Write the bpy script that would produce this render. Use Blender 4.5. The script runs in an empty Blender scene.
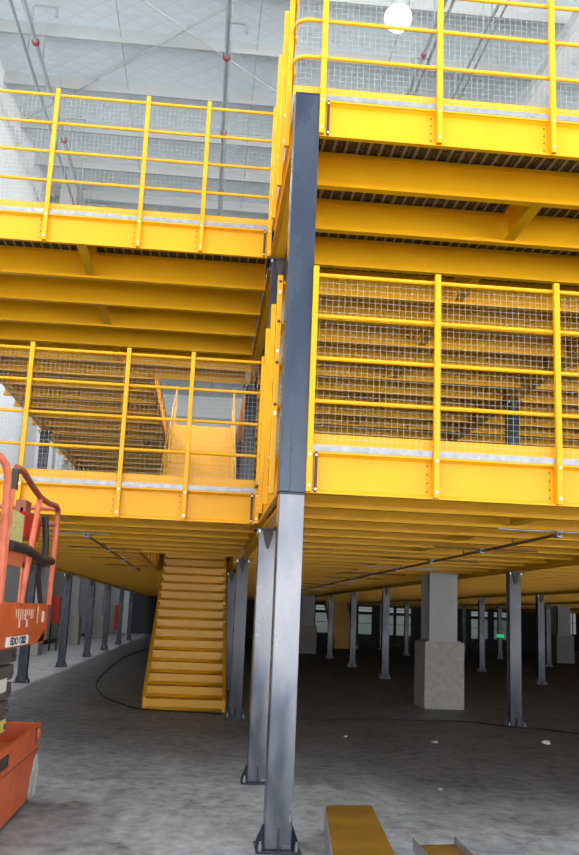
import bpy, math, random
from mathutils import Vector, Matrix
random.seed(7)
S = bpy.context.scene
COL = S.collection
PI = math.pi

# ------------------------------------------------------------------ mesh builder
class MB:
    def __init__(s): s.v = []; s.f = []
    def quad(s, a, b, c, d):
        n = len(s.v); s.v += [a, b, c, d]; s.f.append((n, n+1, n+2, n+3)); return s
    def box(s, x0, x1, y0, y1, z0, z1, M=None):
        n = len(s.v)
        p = [(x, y, z) for z in (z0, z1) for y in (y0, y1) for x in (x0, x1)]
        if M is not None: p = [tuple(M @ Vector(q)) for q in p]
        s.v += p
        s.f += [(n, n+2, n+3, n+1), (n+4, n+5, n+7, n+6), (n, n+1, n+5, n+4), (n+2, n+6, n+7, n+3), (n, n+4, n+6, n+2), (n+1, n+3, n+7, n+5)]
        return s
    def prism(s, prof, axis, a, b):
        """closed 2D profile extruded along axis; axis 'x': (y,z); 'y': (x,z); 'z': (x,y)"""
        n = len(s.v); k = len(prof)
        def mk(p, t):
            return {'x': (t, p[0], p[1]), 'y': (p[0], t, p[1]), 'z': (p[0], p[1], t)}[axis]
        s.v += [mk(p, a) for p in prof] + [mk(p, b) for p in prof]
        s.f += [(n+i, n+(i+1) % k, n+k+(i+1) % k, n+k+i) for i in range(k)]
        s.f += [tuple(range(n+k-1, n-1, -1)), tuple(range(n+k, n+2*k))]
        return s
    def tube(s, pts, r, n=8, cap=True):
        pts = [Vector(p) for p in pts]; base = len(s.v); m = len(pts)
        prevU = None
        for i, p in enumerate(pts):
            if i == 0: t = (pts[1]-p).normalized()
            elif i == m-1: t = (p-pts[i-1]).normalized()
            else: t = ((pts[i+1]-p).normalized() + (p-pts[i-1]).normalized()).normalized()
            if prevU is None:
                a = Vector((0, 0, 1)) if abs(t.z) < .9 else Vector((1, 0, 0))
                u = t.cross(a).normalized()
            else:
                u = (prevU - t*prevU.dot(t)).normalized()
            prevU = u; w = t.cross(u)
            for j in range(n):
                th = 2*PI*j/n + PI/n
                s.v.append(tuple(p + u*math.cos(th)*r + w*math.sin(th)*r))
        for i in range(m-1):
            for j in range(n):
                a = base+i*n+j; b = base+i*n+(j+1) % n
                s.f.append((a, b, b+n, a+n))
        if cap:
            s.f.append(tuple(range(base+n-1, base-1, -1))); s.f.append(tuple(range(base+(m-1)*n, base+m*n)))
        return s
    def lathe(s, prof, c, axis='z', n=24):
        """prof: list of (r,h)"""
        base = len(s.v); m = len(prof)
        for r, h in prof:
            for j in range(n):
                th = 2*PI*j/n; a, b = r*math.cos(th), r*math.sin(th)
                q = {'z': (a, b, h), 'x': (h, a, b), 'y': (a, h, b)}[axis]
                s.v.append((c[0]+q[0], c[1]+q[1], c[2]+q[2]))
        for i in range(m-1):
            for j in range(n):
                a = base+i*n+j; b = base+i*n+(j+1) % n
                s.f.append((a, b, b+n, a+n))
        s.f.append(tuple(range(base+n-1, base-1, -1))); s.f.append(tuple(range(base+(m-1)*n, base+m*n)))
        return s
    def fix(s, me):
        import bmesh
        bm = bmesh.new(); bm.from_mesh(me)
        bmesh.ops.recalc_face_normals(bm, faces=bm.faces)
        bm.to_mesh(me); bm.free()

def obj(name, mb, mat, parent=None, smooth=False, origin=None, bevel=0, kind=None, recalc=True):
    """one mesh object; vertices of mb are in world coords unless the parent is given with local=True coordinates (parent at its own loc)"""
    if parent is not None:
        off = Vector((0, 0, 0))
        p = parent
        while p is not None: off += p.location; p = p.parent
        o_loc = Vector((0, 0, 0)) if origin is None else Vector(origin) - off
        shift = off + o_loc
    else:
        if origin is None:
            xs, ys, zs = zip(*mb.v)
            origin = ((min(xs)+max(xs))/2, (min(ys)+max(ys))/2, min(zs))
        o_loc = Vector(origin); shift = o_loc
    me = bpy.data.meshes.new(name)
    me.from_pydata([(x-shift.x, y-shift.y, z-shift.z) for x, y, z in mb.v], [], mb.f)
    if recalc: mb.fix(me)
    me.materials.append(mat)
    if smooth:
        for p in me.polygons: p.use_smooth = True
        try: me.set_sharp_from_angle(angle=math.radians(40))
        except Exception: pass
    o = bpy.data.objects.new(name, me); COL.objects.link(o)
    o.location = o_loc
    if parent is not None: o.parent = parent
    if bevel:
        b = o.modifiers.new('bevel', 'BEVEL'); b.width = bevel; b.segments = 2; b.limit_method = 'ANGLE'; b.angle_limit = math.radians(40)
    if kind: o['kind'] = kind
    return o
def thing(name, loc, label, cat, group=None):
    o = bpy.data.objects.new(name, None); COL.objects.link(o); o.location = loc; o.empty_display_size = .1
    return tag(o, label, cat, group)
def tag(o, label, cat, group=None):
    o['label'] = label; o['category'] = cat
    if group: o['group'] = group
    return o
def struct(name, mb, mat, **k):
    o = obj(name, mb, mat, **k); o['kind'] = 'structure'; return o
def dup(root, loc, label, group=None, rotz=None):
    r = root.copy(); COL.objects.link(r); r.location = loc; r['label'] = label
    if group: r['group'] = group
    if rotz is not None: r.rotation_euler = (0, 0, rotz)
    for ch in list(root.children):
        c = ch.copy(); COL.objects.link(c); c.parent = r
        for g in list(ch.children):
            d = g.copy(); COL.objects.link(d); d.parent = c
    return r
ORD = 'first second third fourth fifth sixth seventh eighth ninth tenth eleventh twelfth thirteenth fourteenth fifteenth sixteenth'.split()

# ------------------------------------------------------------------ materials
def mat(name, col, rough=.5, metal=0., bump=0., scale=8., var=0., dark=None, emis=None, estr=0., spec=.5, coat=0.):
    m = bpy.data.materials.new(name); m.use_nodes = True
    nt = m.node_tree; b = nt.nodes['Principled BSDF']
    b.inputs['Base Color'].default_value = (*col, 1); b.inputs['Roughness'].default_value = rough; b.inputs['Metallic'].default_value = metal
    b.inputs['Specular IOR Level'].default_value = spec
    if coat: b.inputs['Coat Weight'].default_value = coat; b.inputs['Coat Roughness'].default_value = .12
    if emis: b.inputs['Emission Color'].default_value = (*emis, 1); b.inputs['Emission Strength'].default_value = estr
    if var or bump:
        tc = nt.nodes.new('ShaderNodeTexCoord'); n = nt.nodes.new('ShaderNodeTexNoise'); n.inputs['Scale'].default_value = scale; n.inputs['Detail'].default_value = 6
        nt.links.new(tc.outputs['Object'], n.inputs['Vector'])
        if var:
            r = nt.nodes.new('ShaderNodeValToRGB'); d = dark or tuple(c*(1-var) for c in col)
            r.color_ramp.elements[0].position = .3; r.color_ramp.elements[1].position = .7
            r.color_ramp.elements[0].color = (*d, 1); r.color_ramp.elements[1].color = (*col, 1)
            nt.links.new(n.outputs['Fac'], r.inputs['Fac']); nt.links.new(r.outputs['Color'], b.inputs['Base Color'])
        if bump:
            bp = nt.nodes.new('ShaderNodeBump'); bp.inputs['Strength'].default_value = bump; bp.inputs['Distance'].default_value = .01
            nt.links.new(n.outputs['Fac'], bp.inputs['Height']); nt.links.new(bp.outputs['Normal'], b.inputs['Normal'])
    return m
YEL = (.80, .378, .005)
M = {}
M['yellow'] = mat('yellow_paint', YEL, .36, var=.06, scale=2.5, spec=.28)
M['joist'] = mat('yellow_beam_paint', (.88, .44, .006), .38, var=.06, scale=3, spec=.3)
M['stair'] = mat('yellow_stair_paint', (.80, .40, .008), .34, var=.08, scale=4)
M['galv'] = mat('galvanised_steel', (.36, .37, .38), .38, .6, var=.35, scale=14)
M['wire'] = mat('zinc_wire', (.50, .50, .46), .5, .1)
M['bolt'] = mat('zinc_bolt', (.75, .75, .72), .3, .7)
M['darksteel'] = mat('dark_steel', (.045, .038, .03), .5, .3)
M['hole'] = mat('open_tube_end', (.10, .008, .008), .6)
M['orange'] = mat('worn_orange_paint', (.62, .115, .02), .45, var=.3, scale=5, dark=(.42, .07, .02))
M['orange_rail'] = mat('scuffed_salmon_paint', (.58, .15, .07), .5, var=.5, scale=10, dark=(.42, .075, .03))
M['railcap'] = mat('faded_rail_paint', (.30, .075, .04), .5, var=.3, scale=8)
M['red'] = mat('red_paint', (.45, .02, .012), .5)
M['arm'] = mat('scissor_arm_paint', (.105, .092, .092), .5, var=.25, scale=6)
M['rubber'] = mat('black_rubber', (.012, .012, .013), .6)
M['tyre'] = mat('pale_grey_tyre', (.62, .60, .57), .7, var=.4, scale=9, dark=(.33, .31, .29))
M['plate'] = mat('white_plate', (.75, .72, .66), .5)
M['ink'] = mat('black_lettering', (.03, .03, .03), .6)
M['tag'] = mat('yellow_tag', (.75, .62, .16), .6, var=.3, scale=30)
M['netting'] = mat('pale_mesh_pouch', (.62, .55, .20), .8, var=.55, scale=55, dark=(.25, .22, .10))
M['concrete'] = mat('cast_concrete', (.42, .40, .37), .85, bump=.2, scale=9, var=.25)
M['greysteel'] = mat('grey_building_steel', (.40, .40, .41), .5, var=.08, scale=3)
M['purlin'] = mat('grey_purlin', (.36, .38, .39), .5)
M['pipe'] = mat('zinc_pipe', (.38, .42, .44), .35, .55)
M['pipedark'] = mat('dull_pipe', (.16, .075, .02), .5, .2)
M['coupling'] = mat('red_coupling', (.24, .03, .04), .5)
M['white'] = mat('white_wall_paint', (.76, .79, .82), .7, var=.04, scale=1)
M['rafter'] = mat('white_rafter_paint', (.75, .77, .78), .6)
M['lampglow'] = mat('lamp_glow', (1, 1, 1), .5, emis=(1, .98, .95), estr=9)
M['lampbody'] = mat('lamp_body', (.5, .5, .5), .4, .6)
M['exit'] = mat('exit_green', (.02, .5, .1), .5, emis=(.03, .9, .25), estr=.7)
M['pane'] = mat('daylit_pane', (.08, .10, .10), .15, emis=(.30, .40, .37), estr=.25)
M['panehi'] = mat('daylit_bright_pane', (.3, .3, .3), .2, emis=(.8, .9, .92), estr=.3)
M['frame'] = mat('dark_window_frame', (.02, .022, .025), .5)
M['paper'] = mat('white_litter', (.8, .8, .78), .8)
M['boxpaint'] = mat('ochre_beam_paint', (.21, .105, .012), .32, var=.35, scale=4, dark=(.13, .065, .012))

def column_mat(name, lo, hi, met):
    m = mat(name, (.07, .095, .14), .3)
    nt = m.node_tree; b = nt.nodes['Principled BSDF']; L = nt.links
    tc = nt.nodes.new('ShaderNodeTexCoord'); mp = nt.nodes.new('ShaderNodeMapping'); mp.inputs['Scale'].default_value = (2.2, 2.2, .8)
    n = nt.nodes.new('ShaderNodeTexNoise'); n.inputs['Scale'].default_value = 1.6; n.inputs['Detail'].default_value = 5; n.inputs['Distortion'].default_value = .6
    L.new(tc.outputs['Object'], mp.inputs['Vector']); L.new(mp.outputs['Vector'], n.inputs['Vector'])
    r = nt.nodes.new('ShaderNodeValToRGB'); r.color_ramp.elements[0].position = .32; r.color_ramp.elements[1].position = .82
    r.color_ramp.elements[0].color = (*lo, 1); r.color_ramp.elements[1].color = (*hi, 1); b.inputs['Metallic'].default_value = met
    L.new(n.outputs['Fac'], r.inputs['Fac']); L.new(r.outputs['Color'], b.inputs['Base Color'])
    q = nt.nodes.new('ShaderNodeMapRange'); q.inputs['From Min'].default_value = .3; q.inputs['From Max'].default_value = .7; q.inputs['To Min'].default_value = .16; q.inputs['To Max'].default_value = .34
    L.new(n.outputs['Fac'], q.inputs['Value']); L.new(q.outputs['Result'], b.inputs['Roughness'])
    return m
M['column'] = column_mat('slate_blue_column_paint', (.022, .028, .042), (.060, .066, .084), .3)
M['wornsheen'] = column_mat('scuffed_column_sheen', (.085, .098, .128), (.30, .30, .325), .7)  # smears plus silvery glare painted into the colour of the two front columns
M['upcol'] = column_mat('slate_blue_upper_column_paint', (.036, .052, .082), (.058, .074, .106), .45)

def floor_mat():
    m = mat('worn_concrete_floor', (.3, .3, .3), .6); nt = m.node_tree; b = nt.nodes['Principled BSDF']; L = nt.links
    tc = nt.nodes.new('ShaderNodeTexCoord')
    mp = nt.nodes.new('ShaderNodeMapping'); mp.inputs['Scale'].default_value = (1.3, 1.0, 1); mp.inputs['Rotation'].default_value = (0, 0, .15)
    L.new(tc.outputs['Object'], mp.inputs['Vector'])
    n1 = nt.nodes.new('ShaderNodeTexNoise'); n1.inputs['Scale'].default_value = 1.1; n1.inputs['Detail'].default_value = 9; n1.inputs['Roughness'].default_value = .68; n1.inputs['Distortion'].default_value = .5
    n2 = nt.nodes.new('ShaderNodeTexNoise'); n2.inputs['Scale'].default_value = 5.5; n2.inputs['Detail'].default_value = 8; n2.inputs['Roughness'].default_value = .7
    L.new(mp.outputs['Vector'], n1.inputs['Vector']); L.new(mp.outputs['Vector'], n2.inputs['Vector'])
    mx = nt.nodes.new('ShaderNodeMath'); mx.operation = 'MULTIPLY_ADD'; mx.inputs[1].default_value = .58
    s = nt.nodes.new('ShaderNodeMath'); s.operation = 'MULTIPLY'; s.inputs[1].default_value = .42
    L.new(n1.outputs['Fac'], s.inputs[0]); L.new(n2.outputs['Fac'], mx.inputs[0]); L.new(s.outputs[0], mx.inputs[2])
    r = nt.nodes.new('ShaderNodeValToRGB'); e = r.color_ramp.elements
    e[0].position = .38; e[0].color = (.10, .104, .11, 1); e[1].position = .64; e[1].color = (.36, .365, .372, 1)
    k = e.new(.49); k.color = (.235, .24, .247, 1)
    L.new(mx.outputs[0], r.inputs['Fac']); L.new(r.outputs['Color'], b.inputs['Base Color'])
    bp = nt.nodes.new('ShaderNodeBump'); bp.inputs['Strength'].default_value = .15; bp.inputs['Distance'].default_value = .01
    L.new(n2.outputs['Fac'], bp.inputs['Height']); L.new(bp.outputs['Normal'], b.inputs['Normal'])
    q = nt.nodes.new('ShaderNodeMapRange'); q.inputs['To Min'].default_value = .42; q.inputs['To Max'].default_value = .75
    L.new(n1.outputs['Fac'], q.inputs['Value']); L.new(q.outputs['Result'], b.inputs['Roughness'])
    return m
M['floor'] = floor_mat()

def ceiling_mat():
    # white insulation blanket held by thin wires in a diamond lattice
    m = mat('quilted_insulation', (.74, .78, .80), .6); nt = m.node_tree; b = nt.nodes['Principled BSDF']; L = nt.links
    tc = nt.nodes.new('ShaderNodeTexCoord'); sp = nt.nodes.new('ShaderNodeSeparateXYZ'); L.new(tc.outputs['Object'], sp.inputs[0])
    outs = []
    for sg in (1, -1):
        a = nt.nodes.new('ShaderNodeMath'); a.operation = 'MULTIPLY_ADD'; a.inputs[1].default_value = 1.25*sg; L.new(sp.outputs['Y'], a.inputs[0]); L.new(sp.outputs['X'], a.inputs[2])
        w = nt.nodes.new('ShaderNodeMath'); w.operation = 'PINGPONG'; w.inputs[1].default_value = .36; L.new(a.outputs[0], w.inputs[0])
        outs.append(w)
    mn = nt.nodes.new('ShaderNodeMath'); mn.operation = 'MINIMUM'; L.new(outs[0].outputs[0], mn.inputs[0]); L.new(outs[1].outputs[0], mn.inputs[1])
    r = nt.nodes.new('ShaderNodeValToRGB'); e = r.color_ramp.elements; e[0].position = .0; e[0].color = (.55, .62, .665, 1); e[1].position = .06; e[1].color = (.62, .70, .75, 1)
    L.new(mn.outputs[0], r.inputs['Fac']); L.new(r.outputs['Color'], b.inputs['Base Color'])
    bp = nt.nodes.new('ShaderNodeBump'); bp.inputs['Strength'].default_value = .35; bp.inputs['Distance'].default_value = .1
    L.new(mn.outputs[0], bp.inputs['Height']); L.new(bp.outputs['Normal'], b.inputs['Normal'])
    return m
M['ceiling'] = ceiling_mat()

def deck_mat():
    # dark steel planks, small punched holes painted as pale highlight dots
    m = mat('dark_ribbed_deck', (.04, .035, .03), .5, .3); nt = m.node_tree; b = nt.nodes['Principled BSDF']; L = nt.links
    tc = nt.nodes.new('ShaderNodeTexCoord'); v = nt.nodes.new('ShaderNodeTexVoronoi'); v.inputs['Scale'].default_value = 26; v.inputs['Randomness'].default_value = .25
    L.new(tc.outputs['Object'], v.inputs['Vector'])
    r = nt.nodes.new('ShaderNodeValToRGB'); e = r.color_ramp.elements; e[0].position = .16; e[0].color = (.42, .40, .36, 1); e[1].position = .24; e[1].color = (.045, .04, .034, 1)
    L.new(v.outputs['Distance'], r.inputs['Fac']); L.new(r.outputs['Color'], b.inputs['Base Color'])
    return m
M['deck'] = deck_mat()
M['deckrib'] = mat('deck_rib_steel', (.34, .28, .19), .45, .3)

# ------------------------------------------------------------------ key dimensions (metres)
D1, DZ = 2.862, 2.889            # lower deck level, storey height
CB = 2.494                       # underside of edge channel and joists
YL = 2.667                       # recessed front on the left
GX = [-4.26, 0., 4.485, 8.906, 13.35, 17.8]
GY = [8.3, 13.6, 19.1, 24.7, 30.3, 36.5, 42.6]
YEND, XEND, XW = 56., 29.9, -7.05  # decks stretched to the far walls so less light gets under them
CEIL = 16.35

# ------------------------------------------------------------------ the setting
struct('floor', MB().box(-9, 32, -14, 58, -.2, 0), M['floor'], origin=(0, 0, 0))
struct('wall_left', MB().box(XW-.2, XW, -14, 58, 0, CEIL+.3), M['white'])
struct('baseboard_left', MB().box(XW, XW+.04, -14, 57.5, 0, .16), M['frame'])
bw = MB().box(XW-.2, 30.3, 56.5, 56.7, 0, CEIL+.3)
struct('wall_back', bw, M['white'])
struct('trim_20', MB().box(XW+1.6, 30, 56.495, 56.5, 0, 2.7), M['frame'])  # dark sheet painting in the shade along the foot of the back wall
struct('unseen_wall_right', MB().box(30, 30.3, 17, 56.5, 0, CEIL+.3), M['white'])  # unseen, added to keep light from under the decks, shortened to admit some
struct('ceiling', MB().box(XW-.2, 30.3, -14, 56.7, CEIL, CEIL+.15), M['ceiling'], origin=(0, 0, CEIL))

def label_xy(i): return ORD[i] if i < len(ORD) else None

# purlins and rafter beneath the ceiling
prof = lambda y: [(y, 16.0), (y+.08, 16.0), (y+.08, 16.02), (y+.012, 16.02), (y+.012, CEIL-.012), (y+.08, CEIL-.012), (y+.08, CEIL), (y, CEIL)]
k = 0
for i in range(14):
    y = 12.7 + 2.43*i
    o = obj('roof_purlin', MB().prism(prof(y), 'x', XW, 30), M['purlin'])
    tag(o, 'grey purlin under the white roof, %s counting back from the front' % ORD[i], 'roof beam', 'roof purlins')
xs = (-3.56, -.02, 3.5)
nm = ('left of the long sprinkler pipe', 'just right of the long sprinkler pipe', 'above the upper right railing')
for x, n in zip(xs, nm):
    o = obj('sag_rod', MB().tube([(x, 10, 16.12), (x, 46, 16.12)], .014, 6), M['purlin'])
    tag(o, 'thin straight rod crossing the roof purlins %s' % n, 'rod', 'sag rods')
o = obj('roof_brace', MB().tube([(-6.9, 19.65, 16.01), (-.0, 12.4, 16.01)], .03, 6), M['purlin']); tag(o, 'thin diagonal roof brace running up to the right towards the sprinkler pipe', 'brace')
o = obj('roof_brace', MB().tube([(-3.7, 12.45, 15.94), (2.6, 18.7, 15.94)], .03, 6), M['purlin']); tag(o, 'thin diagonal roof brace running down to the right behind the sprinkler pipe', 'brace')
rf = MB().box(7.4, 7.75, 9, 50, 15.45, 15.5).box(7.4, 7.75, 9, 50, 15.97, 16.0).box(7.56, 7.59, 9, 50, 15.5, 15.97)
tag(obj('roof_rafter', rf, M['rafter']), 'white steel rafter running back under the roof at the upper right', 'roof beam')

# sprinkler pipes under the roof
def roofpipe(x, z, r, label, arms=(), y0=9, y1=50, couplings=(), mtl='pipe'):
    t = thing('sprinkler_pipe', (x, y0, z), label, 'pipe')
    obj('pipe_run', MB().tube([(x, y0, z), (x, y1, z)], r, 12), M[mtl], t, smooth=True)
    for y in couplings:
        obj('coupling', MB().tube([(x, y-.06, z), (x, y+.06, z)], r*1.45, 12), M['coupling'], t, smooth=True)
    for y, ln in arms:
        a = MB().tube([(x, y, z), (x, y, z+.52), (x+.03, y, z+.58), (x+ln-.03, y, z+.58), (x+ln, y, z+.54), (x+ln, y, z+.36)], .032, 8)
        h = obj('branch_arm', a, M['pipe'], t, smooth=True)
        obj('sprinkler_head', MB().lathe([(.015, .3), (.036, .31), (.032, .36), (.015, .38)], (x+ln, y, z), n=8), M['pipe'], h)
    for y in [y0+3.2+2.43*i for i in range(12)]:
        obj('hanger', MB().tube([(x+r*1.2, y, z-r), (x+r*1.2, y, 16.0)], .018, 6), M['pipe'], t)
    return t
roofpipe(-.79, 15.05, .068, 'thick zinc sprinkler pipe running back under the roof near the tall front column', [(13.35, .45), (19.4, .45), (26, .45)], couplings=[13.9, 17.6, 21.4, 27])
roofpipe(-5.45, 15.05, .062, 'zinc sprinkler pipe with red couplings near the left wall', [(13.4, .56), (18.6, .62), (24.5, .62)], couplings=[14.0, 18.8, 25])
roofpipe(-5.82, 15.2, .045, 'thinner zinc pipe running close beside the left wall sprinkler pipe')
roofpipe(3.95, 15.0, .05, 'zinc pipe behind the upper right railing nearest the glowing lamp', [(14, .4)], couplings=[13, 18])
roofpipe(4.16, 15.1, .04, 'zinc conduit hanging just right of the pipe nearest the glowing lamp')
roofpipe(5.14, 15.0, .04, 'zinc conduit behind the upper right railing beyond the middle post')
roofpipe(5.36, 15.1, .03, 'thin conduit behind the upper right railing closest to the white rafter')

# high bay lamp
lx, ly, lz = 2.5, 8.95, 13.
t = thing('high_bay_lamp', (lx, ly, lz), 'glowing white round high bay lamp above the upper right railing', 'lamp')
obj('diffuser', MB().lathe([(.02, -.27), (.12, -.25), (.22, -.16), (.265, -.02), (.25, .08), (.16, .2)], (lx, ly, lz)), M['lampglow'], t, smooth=True)
obj('housing', MB().lathe([(.16, .2), (.14, .36), (.05, .42)], (lx, ly, lz)), M['lampbody'], t, smooth=True)
obj('stem', MB().tube([(lx, ly, lz+.42), (lx, ly, CEIL+.03)], .015, 6), M['lampbody'], t)

# back wall windows, exit sign
def window(n, x0, x1, z0, z1, bars, m='pane', y=56.5):
    f = MB().box(x0-.08, x1+.08, y-.06, y-.005, z0-.08, z0).box(x0-.08, x1+.08, y-.06, y-.005, z1, z1+.08).box(x0-.08, x0, y-.06, y-.005, z0, z1).box(x1, x1+.08, y-.06, y-.005, z0, z1)
    for i in range(1, bars): xx = x0+(x1-x0)*i/bars; f.box(xx-.03, xx+.03, y-.06, y-.005, z0, z1)
    f.box(x0, x1, y-.06, y-.005, (z0*.45+z1*.55)-.02, (z0*.45+z1*.55)+.02)
    o = struct('window_%d' % n, f, M['frame'])
    obj('pane', MB().box(x0, x1, y-.03, y-.01, z0, z1), M[m], o)
wn = 1
for (x0, x1) in ((7.05, 8.0), (10.0, 10.9), (11.7, 12.4), (12.6, 13.6), (17.8, 18.95), (19.4, 20.3)):
    window(wn, x0, x1, .55, 1.85, 1); wn += 1
    window(wn, x0, x1, 2.05, 2.35, 1, 'panehi'); wn += 1
window(wn, 22.35, 22.55, .9, 2.6, 1, 'panehi'); wn += 1
window(wn, 24.3, 25.2, 1.1, 2.5, 4, 'panehi'); wn += 1
for i in range(9):
    z = 4.6+1.25*i
    struct('trim_%d' % (i+1), MB().box(XW, 30, 56.38, 56.5, z, z+.22), M['purlin'])
ex = thing('exit_sign', (13.35, 36.38, .95), 'small glowing green exit sign on a far column in the dark behind the plinth', 'sign')
obj('sign_box', MB().box(13.16, 13.52, 36.33, 36.37, .98, 1.12), M['exit'], ex)
obj('bracket', MB().box(13.30, 13.40, 36.37, 36.408, 1.0, 1.08), M['frame'], ex)

# ------------------------------------------------------------------ columns
def col_parts(t, x, y, z0, z1, h=.095, cap=True, ribs=True, m_='column'):
    obj('shaft', MB().box(x-h, x+h, y-h, y+h, z0+.015, z1-.012), M[m_], t, bevel=.008, origin=(x, y, z0))
    b = .155
    bp = obj('base_plate', MB().box(x-b, x+b, y-b, y+b, z0, z0+.016), M['column'], t)
    for sx in (-1, 1):
        for sy in (-1, 1):
            obj('anchor_bolt', MB().lathe([(.014, .0), (.014, .04), (.008, .04), (.008, .06)], (x+sx*.125, y+sy*.125, z0+.016), n=6), M['galv'], bp)
    if ribs:
        for a in range(4):
            c, s = (1, 0, -1, 0)[a], (0, 1, 0, -1)[a]
            pr = [(h, z0+.016), (.15, z0+.016), (.15, z0+.05), (h+.012, z0+.16), (h, z0+.16)]
            m = MB()
            n = len(m.v)
            for off in (-.006, .006):
                for r, z in pr:
                    m.v.append((x+c*r-s*off, y+s*r+c*off, z))
            k = len(pr)
            m.f += [(i, (i+1) % k, k+(i+1) % k, k+i) for i in range(k)] + [tuple(range(k)), tuple(range(2*k-1, k-1, -1))]
            obj('base_rib', m, M['column'], t)
    if cap:
        cp = obj('cap_plate', MB().box(x-.14, x+.14, y-.14, y+.14, z1-.012, z1), M['column'], t)
        for sx in (-1, 1):
            for sy in (-1, 1):
                obj('bolt', MB().lathe([(.013, -.045), (.013, -.012)], (x+sx*.09, y+sy*.122, z1), n=6), M['bolt'], cp)
        for sy in (-1, 1):
            ya, yb = sorted((y+sy*h, y+sy*(h+.022)))
            m = MB().prism([(x-.05, z1-.012), (x+.05, z1-.012), (x+.05, z1-.05), (x+.012, z1-.2), (x-.012, z1-.2), (x-.05, z1-.05)], 'y', ya, yb)
            obj('cap_rib', m, M['darksteel'], t)
# front corner column, two storeys with a splice
t = thing('steel_column', (0, .095, 0), 'tall slate blue steel column at the front corner between the two railed bays', 'column')
h = .095
obj('shaft', MB().box(-h, h, 0, 2*h, .015, CB-.005), M['wornsheen'], t, bevel=.008, origin=(0, h, 0))
obj('upper_shaft', MB().box(-h-.006, h+.006, -.006, 2*h+.006, CB, 5.735), M['upcol'], t, bevel=.006, origin=(3, h+2, 1.3))
obj('splice_plate', MB().box(-.02, h+.006, -.013, -.006, CB+.0, CB+.43), M['upcol'], t, bevel=.002)
obj('weld_bead', MB().tube([(-h, -.004, CB-.01), (h, -.004, CB-.01)], .008, 6), M['column'], t)
obj('top_cap', MB().box(-h-.006, h+.006, -.006, 2*h+.006, 5.735, 5.75), M['column'], t)
b = .155
bp = obj('base_plate', MB().box(-b, b, h-b, h+b, 0, .016), M['column'], t)
for sx in (-1, 1):
    for sy in (-1, 1):
        obj('anchor_bolt', MB().lathe([(.014, .0), (.014, .04), (.008, .04), (.008, .06)], (sx*.125, h+sy*.125, .016), n=6), M['galv'], bp)
for a in range(4):
    c, s = (1, 0, -1, 0)[a], (0, 1, 0, -1)[a]
    pr = [(h, .016), (.15, .016), (.15, .05), (h+.012, .16), (h, .16)]; m = MB()
    for off in (-.006, .006):
        for r, z in pr: m.v.append((c*r-s*off, h+s*r+c*off, z))
    kk = len(pr); m.f += [(i, (i+1) % kk, kk+(i+1) % kk, kk+i) for i in range(kk)] + [tuple(range(kk)), tuple(range(2*kk-1, kk-1, -1))]
    obj('base_rib', m, M['column'], t)

# second column directly behind it and then the grid
LT, UB, UT = 2.448, D1, 5.34
proto = thing('steel_column', (.01, YL+.02, 0), 'slate blue steel column standing on the floor directly behind the front corner column', 'column', 'lower steel columns')
col_parts(proto, .01, YL+.02, 0, LT, m_='wornsheen')
front2 = proto
proto = thing('steel_column', (0, GY[0], 0), 'slate blue steel column beside the yellow stair, first from the front', 'column', 'lower steel columns')
col_parts(proto, 0, GY[0], 0, LT)
proto2 = thing('steel_column', (.01, YL+.02, UB), 'slate blue upper column above the lower deck directly behind the front corner column', 'column', 'upper steel columns')
col_parts(proto2, .01, YL+.02, UB, UT)
rowname = {-4.26: 'in the row along the left aisle', 0.: 'beside the yellow stair', 4.485: 'in the row passing the concrete plinth', 8.906: 'in the second row right of the concrete plinth', 13.35: 'in the third row right of the concrete plinth', 17.8: 'in the far right row'}
for x in GX:
    cnt = 1 if x == 0 else 0
    for j, y in enumerate(GY):
        if x > 8 and j == 0 or (x == 0 and j == 0): continue
        if x >= 13 and (j == 0): continue
        if x > 17 and j < 2: continue
        if x == 4.485 and j == 1: continue      # the concrete plinth column carries the deck here
        far = 'slate blue steel column %s, %s from the front' % (rowname[x], ORD[cnt]); cnt += 1
        dup(proto, (x, y, 0), far)
for x in (-4.26, 0., 4.485, 8.906, 13.35, 17.8):
    cnt = 0
    for j, y in enumerate(GY[:4]):
        if x > 8 and j == 0: continue
        dup(proto2, (x, y, UB), 'slate blue column on the lower deck %s, %s from the front' % (rowname[x].replace('beside', 'above').replace('passing', 'over'), ORD[cnt]))
        cnt += 1

# grey building columns on concrete plinths
def bcol(x0, x1, y0, y1, ph, label, zt=2.815):
    xc, yc = (x0+x1)/2, (y0+y1)/2
    t = thing('building_column', (xc, yc, 0), label, 'column')
    obj('plinth', MB().box(x0, x1, y0, y1, 0, ph), M['concrete'], t, bevel=.012)
    m = MB(); X0, X1, Y0, Y1 = x0+.1, x1-.12, y0+.08, y1-.1
    m.box(X0, X1, Y0, Y0+.025, ph, zt).box(X0, X1, Y1-.025, Y1, ph, zt).box(xc-.03, xc+.0, Y0+.025, Y1-.025, ph, zt)
    obj('shaft', m, M['greysteel'], t)
    obj('base_plate', MB().box(x0+.05, x1-.05, y0+.05, y1-.05, ph, ph+.02), M['greysteel'], t)
bcol(3.60, 4.36, 10.75, 11.62, 1.22, 'grey building column on a tall pale concrete plinth, the nearest on the right')
bcol(3.65, 4.45, 34.3, 35.3, 1.2, 'dark shaded building column on a plinth seen just right of the front column')
bcol(15.3, 16.1, 34.4, 35.4, 1.2, 'shaded building column on a plinth at the far right behind the blue columns')
for y, n in ((24.2, 'nearest behind the orange lift'), (33.9, 'second along the left aisle wall'), (43.9, 'third along the left aisle wall'), (53.6, 'farthest along the left aisle wall')):
    bcol(-6.55, -5.75, y, y+.9, 1.15, 'pale building column on a plinth, %s' % n, CEIL)

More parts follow.
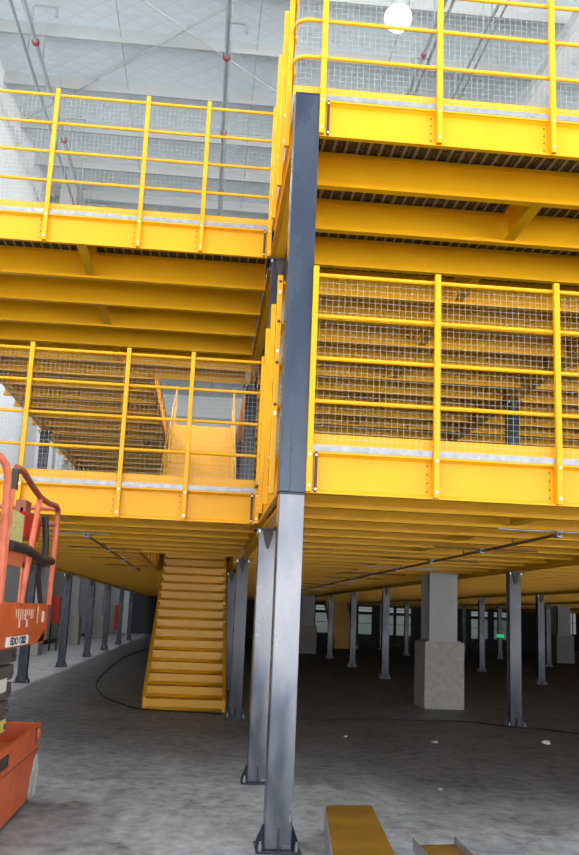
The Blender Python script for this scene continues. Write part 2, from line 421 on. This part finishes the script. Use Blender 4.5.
# ------------------------------------------------------------------ girders, joists, spacers
def ibeam(ax, a, b, c, z0, z1, w, tf=.014, tw=.01):
    m = MB(); h = w/2
    P = [(c-h, z0), (c+h, z0), (c+h, z0+tf), (c+tw/2, z0+tf), (c+tw/2, z1-tf), (c+h, z1-tf), (c+h, z1), (c-h, z1), (c-h, z1-tf), (c-tw/2, z1-tf), (c-tw/2, z0+tf), (c-h, z0+tf)]
    return m.prism(P, ax, a, b)
gl = {-4.26: 'along the left edge', 0.: 'running back from the front corner column', 4.485: 'over the column row passing the concrete plinth', 8.906: 'over the second row right of the plinth', 13.35: 'over the third row right of the plinth', 17.8: 'over the far right row'}
for lv, zz in (('lower', 0.), ('upper', DZ)):
    for x in GX:
        y0 = .20 if x >= 0 else YL+.06
        if x > 1: y0 = .07
        zb = LT+.002 if zz == 0 else 5.362
        m = ibeam('y', y0, YEND, x, zb, 2.818+zz, .15 if x else .098)
        tag(obj('main_girder', m, M['joist']), 'yellow %s deck girder %s' % (lv, gl[x]), 'beam', 'main girders')

def joist(x0, x1, y, zb, zt):
    # lipped channel, flanges towards the front
    w, t, l = .085, .007, .034
    P = [(y, zb), (y-w, zb), (y-w, zb+l), (y-w+t, zb+l), (y-w+t, zb+t), (y-t, zb+t), (y-t, zt-t), (y-w+t, zt-t), (y-w+t, zt-l), (y-w, zt-l), (y-w, zt), (y, zt)]
    return MB().prism(P, 'x', x0, x1)
SP = .945
HOLE = (-1.62, -.06, 8.45, 14.62)     # stair opening
far_lab = {}
n_j = 0
meshes = {}
STY0 = YEND
for lv, zz in (('lower', 0.), ('upper', DZ)):
    for bay, (x0, x1) in (('left', (-4.18 if zz == 0 else -4.5, -.085)), ('right', (.085 if zz == 0 else .105, 4.40)), ('far right', (4.57, XEND))):
        n = 0
        for i in range(1, 59):
            y = i*SP
            if y > YEND-.3: break
            if bay == 'left' and y < YL+.5: continue
            X1 = x1
            if bay == 'left' and HOLE[2] < y < HOLE[3]: X1 = HOLE[0]
            n += 1
            key = (bay, lv if bay != 'far right' else '', X1)
            if key not in meshes:
                o = obj('floor_joist', joist(x0, X1, y, CB+zz, 2.818+zz), M['joist']); meshes[key] = (o.data, o.location.copy(), y, zz)
            else:
                me, loc, yy, z_ = meshes[key]
                o = bpy.data.objects.new('floor_joist', me); COL.objects.link(o); o.location = loc + Vector((0, y-yy, zz-z_))
            n_j += 1
            if n <= 16:
                L = 'yellow joist under the %s deck in the %s bay, %s behind the front edge' % (lv, bay, ORD[n-1]); g = None
            else:
                L = 'one of the far yellow joists deep under the %s deck in the %s bay' % (lv, bay); g = 'far %s joists of the %s bay' % (lv, bay)
            tag(o, L, 'beam', g or 'near %s joists of the %s bay' % (lv, bay))
# trimmers at the stair opening
for lv, zz in (('lower', 0.), ('upper', DZ)):
    tag(obj('trimmer_beam', joist(HOLE[0], HOLE[1]-.04, HOLE[2]-.05, CB+zz, 2.818+zz), M['joist']), 'yellow trimmer beam at the front of the %s stair opening' % lv, 'beam')
    tag(obj('trimmer_beam', ibeam('y', HOLE[2]-.05, HOLE[3]+.8, HOLE[0]-.04, CB+zz, 2.818+zz, .06), M['joist']), 'yellow trimmer beam along the left side of the %s stair opening' % lv, 'beam')
# spacers between joists at mid bay
def spacer(x, y0, y1, zz):
    m = ibeam('y', y0, y1-.085, x, CB+zz+.022, 2.79+zz, .11, .008, .008)
    return m
for lv, zz in (('lower', 0.), ('upper', DZ)):
    for bay, x, st in (('left', -2.13, 3), ('right', 2.26, 1)):
        for k, i in enumerate(range(st, st+14, 2)):
            tag(obj('joist_spacer', spacer(x, i*SP if not (bay == 'left' and k == 0) else YL+.07, (i+1)*SP, zz), M['joist']),
                'short yellow spacer under the %s deck, %s from the front in the %s bay' % (lv, ORD[k], bay), 'brace', 'joist spacers')

# decks
def deck(zz, label):
    zb, zt = 2.82+zz, 2.858+zz
    t = thing('steel_deck', (0, 0, zb), label, 'deck')
    rects = [(-4.32 if zz == 0 else -4.55, HOLE[0], YL+.06, YEND), (HOLE[0], -.06, YL+.06, HOLE[2]), (HOLE[0], -.06, HOLE[3], YEND), (-.049, XEND, .06, YEND)]
    m = MB(); r = MB()
    for a, b, c, d in rects:
        m.box(a, b, c, d, zb+.012, zt)
        x = math.ceil(a/.105)*.105
        while x < min(b, 9.) - .03:
            r.box(x, x+.022, c, min(d, 20), zb-.0, zb+.012)
            x += .105
    obj('deck_plank', m, M['deck'], t)
    obj('plank_rib', r, M['deckrib'], t, kind='stuff')
deck(0, 'lower steel deck of dark ribbed planks spanning the yellow joists')
deck(DZ, 'upper steel deck of dark ribbed planks seen from below')

# ------------------------------------------------------------------ railings and edge channels
RZ = [4.207, 3.874, 3.537, 3.200]
def xf(v, org, rot):
    c, s = math.cos(rot), math.sin(rot)
    return (org[0]+c*v[0]-s*v[1], org[1]+s*v[0]+c*v[1], v[2])
def railing(org, rot, posts, s0, s1, zz, label, lead=False, skip_first=False, holes=False, tail=False):
    """local s along the run, y inward; posts: list of s; rails run s0..s1"""
    T = lambda mb: (setattr(mb, 'v', [xf(v, org, rot) for v in mb.v]), mb)[1]
    t = thing('guard_railing', (org[0], org[1], 2.5+zz), label, 'railing')
    for i, s in enumerate(posts):
        p = obj('post', T(MB().box(s-.022, s+.022, -.042, -.0005, 2.50+zz, 4.262+zz)), M['yellow'], t, bevel=.004)
        for z in (2.545, 2.78):
            obj('bolt', T(MB().lathe([(.011, -.05), (.011, -.042)], (s, 0, z+zz), 'y', 8)), M['bolt'], p)
        if holes and i == len(posts)-1:
            for z in RZ:
                obj('tube_end', T(MB().lathe([(.013, s+.0225), (.013, s+.0235)], (0, -.021, z+zz), 'x', 12)), M['hole'], p)
            for z in (4.12, 3.63, 3.13):
                obj('bolt', T(MB().box(s+.022, s+.0245, -.03, -.012, z+zz-.014, z+zz+.014)), M['bolt'], p)
    for z in RZ:
        y = .018
        pts = [(s0, y, z+zz), (s1, y, z+zz)]
        if lead:      # rounded return at the corner
            R = .11; xc = s0+R
            pts = [(s0, y+R+.16, z+zz)] + [(xc-R*math.cos(a), y+R-R*math.sin(a), z+zz) for a in [PI/2*q/6 for q in range(7)]] + [(s1, y, z+zz)]
        obj('rail', T(MB().tube(pts, .017, 10)), M['yellow'], t, smooth=True)
    ps = sorted(set([s0] + list(posts) + [s1]))
    ps = [a for i, a in enumerate(ps) if i == 0 or a-ps[i-1] > .05]
    for a, b in zip(ps, ps[1:]):
        m = MB(); r = .0007; n = max(2, round((b-a)/.047)); y = .042
        for i in range(n+1):
            s = a+(b-a)*i/n; m.box(s-r, s+r, y-r, y+r, D1+zz, RZ[0]+zz+.0)
        nz = 28
        for i in range(nz+1):
            z = D1+zz+.01+(RZ[0]-D1-.01)*i/nz; m.box(a, b, y-3*r, y-r, z-r, z+r)
        obj('wire_mesh_panel', T(m), M['wire'], t, recalc=False)
        obj('toe_board', T(MB().box(a, b, .056, .064, D1+zz, 2.955+zz)), M['yellow'], t)
    return t
def edge(org, rot, s0, s1, splits, zz, label, bar_at=None, name='edge_channel'):
    T = lambda mb: (setattr(mb, 'v', [xf(v, org, rot) for v in mb.v]), mb)[1]
    t = thing(name, (org[0], org[1], CB+zz), label, 'beam')
    zb, zt = CB+zz, 2.812+zz; w, th, l = .05, .006, .016
    P = [(w, zb), (0, zb), (0, zb+l), (th, zb+l), (th, zb+th), (w-th, zb+.035), (w-th, zt-.035), (th, zt-th), (th, zt-l), (0, zt-l), (0, zt), (w, zt)]
    obj('channel', T(MB().prism(P, 'x', s0, s1)), M['yellow'], t)
    obj('deck_edge_strip', T(MB().box(s0, s1, -.002, .05, zt+.001, D1+zz-.002)), M['galv'], t)
    for s in splits:
        for q in range(4):
            obj('bolt', T(MB().lathe([(.006, w-th-.008), (.006, w-th)], (s-.055, 0, zb+.06+q*.065), 'y', 6)), M['darksteel'], t)
        obj('end_stiffener', T(MB().box(s-.024, s-.018, .003, w-th, zb+.01, zt-.01)), M['yellow'], t)
    if bar_at:
        br = obj('end_gap_bar', T(MB().box(bar_at-.011, bar_at+.011, -.006, -.001, zb+.005, zt-.005)), M['darksteel'], t)  # dark bar standing in for the shaded gap beside the post
        for z in (zb+.03, zt-.03):
            obj('bolt', T(MB().lathe([(.009, -.012), (.009, -.006)], (bar_at, 0, z), 'y', 8)), M['bolt'], br)
RP = [.118, 1.0793, 2.0335, 2.99, 3.945]
LP = [-3.5, -2.5094, -1.5223, -.8539, -.1163]
for lv, zz in (('lower', 0.), ('upper', DZ)):
    railing((0, 0), 0, RP, -.115 if zz else .118, 3.99, zz, 'yellow four rail mesh railing along the front edge of the %s right deck' % lv, lead=bool(zz))
    railing((0, YL), 0, LP, -4.3, -.1, zz, 'yellow four rail mesh railing along the recessed %s left deck' % lv)
    # side run from the left front forward to the corner column
    railing((-.119, YL), -PI/2, [1.0, 1.71, 2.43], .02, 2.43 if not zz else 2.40, zz, 'yellow railing seen end on running back beside the corner column on the %s deck' % lv, holes=not zz)
    edge((-.10, YL), -PI/2, .03, 2.44, [], zz, 'yellow edge channel of the short side between the two front columns on the %s deck' % lv)
    edge((0, 0), 0, .10, 4.42, RP[1:4], zz, 'yellow edge channel with grey strip on the front of the %s right deck' % lv, bar_at=.170)
    edge((0, YL), 0, -4.3, -.13, [-2.5094, -1.5223, -.8539], zz, 'yellow edge channel with grey strip on the front of the %s left deck' % lv, bar_at=-.168)

# ------------------------------------------------------------------ stairs
def stair(x0, x1, y0, z0, label, handrail=False, n=16, rise=D1/16, run=.325):
    t = thing('steel_stair', ((x0+x1)/2, y0, z0), label, 'stair')
    w = .06
    for sx, xa, xb in ((0, x0, x0+w), (1, x1-w, x1)):
        dz, dy = n*rise, n*run; d = .13
        P = [(y0-.06, z0), (y0+.20, z0), (y0+dy+.2, z0+dz-.06), (y0+dy+.2, z0+dz+.12), (y0+dy, z0+dz+.12), (y0-.06, z0+.21)]
        xm = xa+.012 if sx == 0 else xb-.012
        m = MB().prism(P, 'x', min(xm, xa if sx == 0 else xb), max(xm, xa if sx == 0 else xb))
        # top flange following the slope
        F = [(y0-.06, z0+.20), (y0+dy, z0+dz+.11), (y0+dy, z0+dz+.12), (y0-.06, z0+.21)]
        m.prism(F, 'x', xa, xb)
        m.box(xa, xb, y0-.06, y0+.02, z0, z0+.205)
        obj('stringer', m, M['stair'], t)
    for i in range(n):
        y = y0+i*run; z = z0+(i+1)*rise
        m = MB().prism([(y-.01, z-.006), (y-.004, z-.006), (y+.066, z-rise), (y+.06, z-rise)], 'x', x0+.02, x1-.02)
        m.box(x0+.02, x1-.02, y-.045, y+run+.06, z-.006, z)
        m.box(x0+.02, x1-.02, y-.050, y-.044, z-.125, z)
        obj('step', m, M['stair'], t)
    if handrail:
        for xx in (x0+.03, x1-.03):
            m = MB()
            for dh in (.5, .98):
                m.tube([(xx, y0+.3, z0+.3*rise/run+dh), (xx, y0+n*run, z0+n*rise+dh)], .014, 8)
            for q in range(5):
                yy = y0+.3+(n*run-.3)*q/4
                zz = z0+(yy-y0)*rise/run
                m.tube([(xx, yy, zz+.06), (xx, yy, zz+.98)], .013, 8)
            obj('handrail', m, M['stair'], t)
    return t
stair(-1.5, -.13, 9.05, 0, 'yellow steel stair rising from the concrete floor through the lower deck')
stair(-1.5, -.13, 9.05, D1, 'yellow stair with handrails on the lower deck seen through the left mesh railing', handrail=True)
stair(6.35, 7.6, 42.2, 0, 'dim yellow stair far back in the dark right of the front column', n=15)

# ------------------------------------------------------------------ under-deck pipes
t = thing('sprinkler_pipe', (2.6, 1.5, 2.42), 'thin dark sprinkler pipe with bright fittings running back under the right lower deck', 'pipe')
obj('pipe_run', MB().tube([(2.62, 1.45, 2.43), (2.62, 40, 2.43)], .015, 8), M['pipedark'], t)
for i in range(1, 38, 2):
    obj('hanger', MB().box(2.615, 2.625, i*SP-.05, i*SP-.03, 2.43, CB+.002), M['pipedark'], t)
for i in range(11):
    y = 1.53+2.4*i
    f = obj('fitting', MB().box(2.595, 2.645, y-.05, y+.05, 2.40, 2.46), M['galv'], t)
    obj('branch_pipe', MB().tube([(2.05, y, 2.455), (3.3, y, 2.455)], .010, 6), M['pipedark'] if i % 3 else M['galv'], f)
t = thing('sprinkler_pipe', (-2.0, 4.3, 2.42), 'thin dark sprinkler pipe running back under the left lower deck', 'pipe')
obj('pipe_run', MB().tube([(-2.02, 4.3, 2.43), (-2.02, 14, 2.43)], .015, 8), M['pipedark'], t)
for i in range(5, 9, 2):
    obj('hanger', MB().box(-2.025, -2.015, i*SP-.05, i*SP-.03, 2.43, CB+.002), M['pipedark'], t)
for i in range(4):
    y = 4.4+2.6*i
    f = obj('fitting', MB().box(-2.045, -1.995, y-.05, y+.05, 2.40, 2.46), M['galv'], t)
    obj('branch_pipe', MB().tube([(-2.6, y, 2.45), (-1.75, y, 2.45)], .009, 6), M['pipedark'] if i else M['galv'], f)

# ------------------------------------------------------------------ scissor lift
SX = -1.93
lift = thing('scissor_lift', (-2.35, .55, 0), 'orange scissor lift with folded arms parked at the left edge on the floor', 'lift')
X0 = SX-.82
ch = MB().prism([(-.75, .05), (1.26, .05), (1.44, .32), (1.62, .40), (1.66, .62), (1.3, .62), (1.0, .60), (-.75, .60)], 'x', SX-.03, SX)
ch.prism([(-.75, .05), (1.26, .05), (1.44, .32), (1.62, .40), (1.66, .62), (1.3, .62), (1.0, .60), (-.75, .60)], 'x', X0, X0+.03)
ch.box(X0+.03, SX-.03, -.75, 1.28, .40, .50); ch.box(X0+.03, SX-.03, 1.60, 1.64, .40, .615); ch.box(X0+.03, SX-.03, 1.28, 1.60, .40, .44)
chs = obj('chassis', ch, M['orange'], lift, bevel=.006)
obj('side_groove', MB().box(SX-.001, SX+.006, -.75, 1.58, .405, .415), M['railcap'], chs)
obj('corner_bracket', MB().box(SX-.01, SX+.012, 1.36, 1.50, .47, .60), M['railcap'], chs)
obj('tow_eye', MB().lathe([(.03, SX), (.05, SX+.02), (.03, SX+.04)], (0, 1.43, .55), 'x', 14), M['orange_rail'], chs, smooth=True)
obj('side_hatch', MB().box(SX, SX+.006, .05, .32, .46, .55), M['darksteel'], chs)
for y in (1.57, -.45):
    for sx in (0, 1):
        xa = SX-.122 if sx == 0 else X0+.035
        w_ = MB().lathe([(.10, xa), (.175, xa), (.19, xa+.015), (.19, xa+.105), (.175, xa+.12), (.10, xa+.12)], (0, y, .19), 'x', 28)
        w = obj('wheel', w_, M['tyre'], lift, smooth=True)
        obj('hub', MB().lathe([(.05, xa-.01), (.10, xa-.005), (.10, xa+.125), (.05, xa+.13)], (0, y, .19), 'x', 16), M['tyre'], w, smooth=True)
# folded scissor arms
for i in range(5):
    z = .60+.135*i
    a = MB().box(SX-.66, SX-.17, -.7, 1.0+.045*i-.03*(i % 2), z, z+.118)
    ar = obj('scissor_arm', a, M['arm'], lift, bevel=.01)
    obj('pivot_pin', MB().lathe([(.022, SX-.172), (.022, SX-.15)], (0, .92+.03*i, z+.06), 'x', 12), M['arm'], ar)
    if i in (1, 2):
        obj('hose_loop', MB().tube([(SX-.22, 1.02+.05*i+.05*math.sin(q*PI/6), z+.06-.045*math.cos(q*PI/6)) for q in range(7)], .008, 6), M['pipe'], ar)
obj('warning_label', MB().box(SX-.17, SX-.165, .5, .86, .93, 1.03), M['plate'], lift)
obj('yellow_label', MB().box(SX-.17, SX-.165, .62, .98, .62, .715), M['tag'], lift)
# platform
pl = MB().box(X0+.02, SX-.02, -.75, 1.50, 1.29, 1.33)
pl.box(SX-.05, SX-.01, -.75, 1.46, 1.30, 1.385).box(X0+.01, X0+.05, -.75, 1.46, 1.30, 1.385).prism([(1.46, 1.385), (1.54, 1.385), (1.50, 1.33), (1.38, 1.29), (1.1, 1.29)], 'x', SX-.05, SX-.01)
plat = obj('platform', pl, M['orange'], lift)
tb = MB().box(SX-.012, SX, -.75, 1.54, 1.385, 1.61).box(X0, X0+.012, -.75, 1.54, 1.385, 1.61).box(X0, SX, 1.528, 1.54, 1.385, 1.61)
obj('toe_board', tb, M['orange'], lift)
obj('number_plate', MB().box(SX-.006, SX+.004, -.14, .66, 1.305, 1.372), M['plate'], plat)
def text(s, size, loc, rot, m, parent, name, squash=1.):
    cu = bpy.data.curves.new(name, 'FONT'); cu.body = s; cu.size = size; cu.align_x = 'CENTER'; cu.align_y = 'CENTER'; cu.extrude = .001; cu.offset = .002
    tmp = bpy.data.objects.new(name, cu); COL.objects.link(tmp)
    bpy.context.view_layer.update()
    me = bpy.data.meshes.new_from_object(tmp.evaluated_get(bpy.context.evaluated_depsgraph_get()))
    bpy.data.objects.remove(tmp)
    o = bpy.data.objects.new(name, me); COL.objects.link(o); me.materials.append(m)
    off = Vector((0, 0, 0)); p = parent
    while p is not None: off += p.location; p = p.parent
    o.parent = parent; o.location = Vector(loc)-off; o.rotation_euler = rot; o.scale = (squash, 1, 1)
    return o
text('EDO 6202', .070, (SX+.006, .26, 1.338), (PI/2, 0, PI/2), M['ink'], plat, 'plate_lettering', 1.9)
# scuffed white lettering and stripes on the toe board
wm = mat('worn_white_print', (.62, .45, .36), .7)
for i in range(9):
    y = .10+.085*i+random.uniform(-.01, .01); obj('worn_marking', MB().box(SX, SX+.002, y, y+random.uniform(.02, .05), 1.50+random.uniform(-.02, .02), 1.565), wm, lift)
for y in (.22, .52): obj('worn_marking', MB().box(SX, SX+.002, y, y+.07, 1.43, 1.49), wm, lift)
obj('stripe', MB().box(SX, SX+.002, .98, 1.02, 1.45, 1.59), M['tag'], lift)
obj('sticker', MB().box(SX, SX+.002, 1.20, 1.31, 1.46, 1.55), M['plate'], lift)
# guard rails of the basket
def rail(name, pts, r=.021, m='orange_rail'):
    return obj(name, MB().tube(pts, r, 10), M[m], lift, smooth=True)
ytop, ztop = 1.60, 2.46
rail('top_rail', [(SX, -.36, 2.515), (SX, -.1, 2.52), (SX, .2, 2.475), (SX, .62, 2.43), (SX, 1.05, 2.43), (SX, 1.42, 2.45), (SX, 1.545, 2.43), (SX, 1.56, 2.38)], .024, 'railcap')
rail('far_post', [(SX, 1.56, 2.40), (SX, 1.50, 1.60)], .023)
rail('middle_post', [(SX, .62, 2.42), (SX, .22, 1.60)], .023)
rail('near_post', [(SX, -.51, 1.6), (SX, -.61, 2.36), (SX, -.625, 2.43), (SX-.015, -.65, 2.49), (SX-.045, -.69, 2.53), (SX-.09, -.73, 2.555), (SX-.16, -.75, 2.56), (X0, -.75, 2.56)], .026)
rail('far_top_rail', [(SX, 1.54, 2.42), (SX-.05, 1.57, 2.44), (X0+.05, 1.57, 2.44), (X0, 1.54, 2.42)], .022)
rail('far_side_post', [(X0, 1.54, 2.42), (X0, 1.52, 1.6)], .022)
rail('far_side_top_rail', [(X0, 1.54, 2.42), (X0, -.75, 2.42)], .022)
rail('far_mid_rail', [(X0, 1.55, 2.30), (SX, 1.55, 2.30)], .024, 'railcap')
obj('gate_clamp', MB().box(SX-.02, SX+.02, -.42, -.36, 2.36, 2.50), M['darksteel'], lift)
rail('gate_bar', [(SX, -.41, 2.36), (SX, -.44, 1.62)], .012)
obj('mid_panel', MB().box(SX-.012, SX-.002, -.42, .30, 1.86, 1.95).box(SX-.012, SX-.002, -.42, -.36, 1.6, 1.9).box(SX-.012, SX-.002, .17, .24, 1.6, 1.9), M['orange_rail'], lift)
obj('mesh_pouch', MB().box(SX-.03, SX-.012, -.40, .14, 1.98, 2.24), M['netting'], lift, bevel=.01)
cb = MB().prism([(.52, 2.30), (1.26, 2.30), (1.14, 2.12), (.66, 2.12)], 'x', SX-.20, SX-.08)
cbx = obj('control_box', cb, M['red'], lift)
obj('control_bracket', MB().box(SX-.18, SX-.1, .60, .82, 2.30, 2.40).box(SX-.14, SX-.12, .6, 1.4, 2.30, 2.34), M['railcap'], cbx)
rail('padded_bar', [(SX+.01, -.41, 1.985), (SX+.02, .2, 1.99), (SX+.01, .9, 1.95), (SX, 1.42, 1.97)], .036, 'rubber')
rail('cable_bundle', [(SX-.05, 1.22, 2.34), (SX-.03, 1.26, 2.1), (SX-.02, 1.18, 1.93), (SX-.05, .92, 1.9)], .028, 'rubber')
rail('hose', [(SX-.02, .98, 1.93), (SX-.03, 1.05, 1.8), (SX-.02, 1.18, 1.62)], .02, 'rubber')
rail('hose', [(SX-.05, .62, 1.95), (SX-.05, .56, 1.78), (SX-.04, .58, 1.56)], .028, 'rubber')

# ------------------------------------------------------------------ steel on the floor in front
def channel_piece(pts, z0, z1, name, label, mweb, up):
    """pts: front-left, front-right, back-right, back-left (x,y) of the outer web"""
    fl, fr, br, bl = [Vector((p[0], p[1], 0)) for p in pts]
    t = thing(name, ((fl.x+br.x)/2, (fl.y+br.y)/2, 0), label, 'beam')
    zw = z0+.03 if up else z1-.006
    m = MB(); n = 0
    v = [(p.x, p.y, z) for z in (zw, zw+.006) for p in (fl, fr, br, bl)]
    m.v += v; m.f += [(0, 3, 2, 1), (4, 5, 6, 7), (0, 1, 5, 4), (1, 2, 6, 5), (2, 3, 7, 6), (3, 0, 4, 7)]
    obj('web', m, mweb, t)
    for a, b in ((fl, bl), (fr, br)):
        d = (b-a).normalized(); nn = Vector((d.y, -d.x, 0))*.006
        if a is fl: nn = -nn
        m = MB(); zb, zt = (z0, z1)
        q = [a, b, b+nn, a+nn]
        m.v += [(p.x, p.y, z) for z in (zb, zt) for p in q]
        m.f += [(0, 3, 2, 1), (4, 5, 6, 7), (0, 1, 5, 4), (1, 2, 6, 5), (2, 3, 7, 6), (3, 0, 4, 7)]
        obj('flange', m, M['galv'], t)
channel_piece([(.21, -1.3), (.60, -1.27), (.76, .62), (.40, .57)], 0, .206, 'steel_beam', 'ochre topped steel beam lying on the floor right of the corner column', M['boxpaint'], False)
channel_piece([(.94, -1.0), (1.26, -.97), (1.29, .19), (.98, .14)], 0.0, .09, 'steel_channel', 'open grey steel channel lying on the floor at the bottom edge, ochre inside', M['boxpaint'], True)

# ------------------------------------------------------------------ cables, litter, cabinets
def cable(pts, label, r=.012):
    P = [Vector((x, y, r)) for x, y in pts]; out = []
    for i in range(len(P)-1):
        p0, p1, p2, p3 = P[max(i-1, 0)], P[i], P[i+1], P[min(i+2, len(P)-1)]
        for q in range(6):
            s = q/6
            out.append(.5*((2*p1)+(p2-p0)*s+(2*p0-5*p1+4*p2-p3)*s*s+(3*p1-p0-3*p2+p3)*s**3))
    out.append(P[-1])
    tag(obj('floor_cable', MB().tube(out, r, 6), M['rubber'], smooth=True), label, 'cable')
cable([(-2.5, 34), (-3.03, 27), (-2.99, 19.4), (-2.77, 14.1), (-2.33, 11.1), (-1.91, 9.8), (-1.44, 8.95), (-.54, 8.75), (-.2, 8.6)], 'black cable curving over the floor left of the yellow stair', .013)
cable([(1.0, 8.2), (1.8, 8.5), (2.9, 8.55), (3.8, 8.6), (4.35, 8.1), (4.8, 7.9), (5.3, 7.4), (6.2, 7.3)], 'black cable on the floor passing the near right blue column')
for x, y, s, L in ((2.59, 5.97, .05, 'small grey crumpled scrap on the floor in front of the concrete plinth'), (4.23, 6.22, .07, 'white flat scrap on the floor right of the near blue column'),
                (1.44, 6.32, .03, 'tiny white speck of litter on the floor left of the plinth'), (1.78, 2.52, .03, 'tiny pale chip on the floor behind the lying beam')):
    m = MB().lathe([(.2*s, 0), (.8*s, .05*s), (s, .3*s), (.7*s, .6*s), (.2*s, .7*s)], (x, y, 0), n=7)
    m.v = [(a+random.uniform(-.25, .25)*s, b+random.uniform(-.25, .25)*s, max(0, c)) for a, b, c in m.v]
    tag(obj('litter', m, M['paper'] if 'white' in L else M['concrete']), L, 'litter')
def cabinet(x, y, z0, z1, w, label):
    t = thing('fire_cabinet', (x, y, 0), label, 'cabinet')
    obj('box', MB().box(x-w/2, x+w/2, y-.1, y+.1, z0, z1), M['red'], t, bevel=.01)
    obj('stand', MB().box(x-w/2, x-w/2+.05, y-.05, y+.05, 0, z0).box(x+w/2-.05, x+w/2, y-.05, y+.05, 0, z0), M['darksteel'], t)
cabinet(-5.9, 28.2, .95, 1.95, .3, 'red fire cabinet on dark legs beside the wall right of the orange lift')
cabinet(-5.7, 51.5, .3, 1.8, .35, 'red fire cabinet far down the left aisle')

# ------------------------------------------------------------------ camera
cam = bpy.data.cameras.new('camera'); co = bpy.data.objects.new('camera', cam); COL.objects.link(co)
F, yaw, pitch, roll = 924.06, .085, .2002, .0414
cam.sensor_fit = 'VERTICAL'; cam.sensor_height = 24.; cam.lens = F/855*24.
cam.clip_end = 300
fw = Vector((math.sin(yaw)*math.cos(pitch), math.cos(yaw)*math.cos(pitch), math.sin(pitch)))
rt = Vector((math.cos(yaw), -math.sin(yaw), 0)); up = rt.cross(fw)
r2 = rt*math.cos(roll)+up*math.sin(roll); u2 = up*math.cos(roll)-rt*math.sin(roll)
mt = Matrix((r2, u2, -fw)).transposed().to_4x4(); mt.translation = Vector((-.6161, -6.77, 1.6))
co.matrix_world = mt
S.camera = co

# ------------------------------------------------------------------ light
w = bpy.data.worlds.new('world'); S.world = w; w.use_nodes = True
nt = w.node_tree; bg = nt.nodes['Background']
tc = nt.nodes.new('ShaderNodeTexCoord'); sp = nt.nodes.new('ShaderNodeSeparateXYZ'); nt.links.new(tc.outputs['Generated'], sp.inputs[0])
mr = nt.nodes.new('ShaderNodeMapRange'); mr.inputs['From Min'].default_value = -.5; mr.inputs['From Max'].default_value = .5; nt.links.new(sp.outputs['Z'], mr.inputs['Value'])
cr = nt.nodes.new('ShaderNodeValToRGB'); nt.links.new(mr.outputs['Result'], cr.inputs['Fac'])
e = cr.color_ramp.elements        # added glow below the horizon lifts undersides, bright haze at it, softer sky above
e[0].position = .0; e[0].color = (1.7, 1.67, 1.6, 1); e[1].position = 1.; e[1].color = (.19, .205, .235, 1)
for p_, c_ in ((.47, (1.7, 1.67, 1.6)), (.50, (1, 1, 1)), (.65, (1, 1, 1)), (.72, (.19, .205, .235))):
    k = e.new(p_); k.color = (*c_, 1)
nt.links.new(cr.outputs['Color'], bg.inputs['Color']); bg.inputs['Strength'].default_value = 6.4
for x in (-5.65, 2.5, 9.5, 16.5, 23.5):  # unseen fill lamps repeating the modelled one, left row added to brighten the aisle
    for y in (-10, -3.5, 2.7, 8.95, 15.2, 21.4, 34, 46):
        li = bpy.data.lights.new('high_bay_fill', 'POINT'); li.shadow_soft_size = .27; li.energy = 58; li.color = (.97, .99, 1.)
        lo = bpy.data.objects.new('high_bay_fill', li); COL.objects.link(lo); lo.location = (x, y, 12.65)
        li = bpy.data.lights.new('high_bay_fill_down', 'AREA'); li.shape = 'DISK'; li.size = .5; li.energy = 380 if x < -5 else 70; li.color = (.97, .99, 1.)
        lo = bpy.data.objects.new('high_bay_fill_down', li); COL.objects.link(lo); lo.location = (x, y, 12.6)
S.view_settings.view_transform = 'Standard'; S.view_settings.look = 'None'; S.view_settings.gamma = 1; S.view_settings.exposure = -.52
S.view_settings.use_curve_mapping = False
print('joists', n_j, 'objects', len(bpy.data.objects))
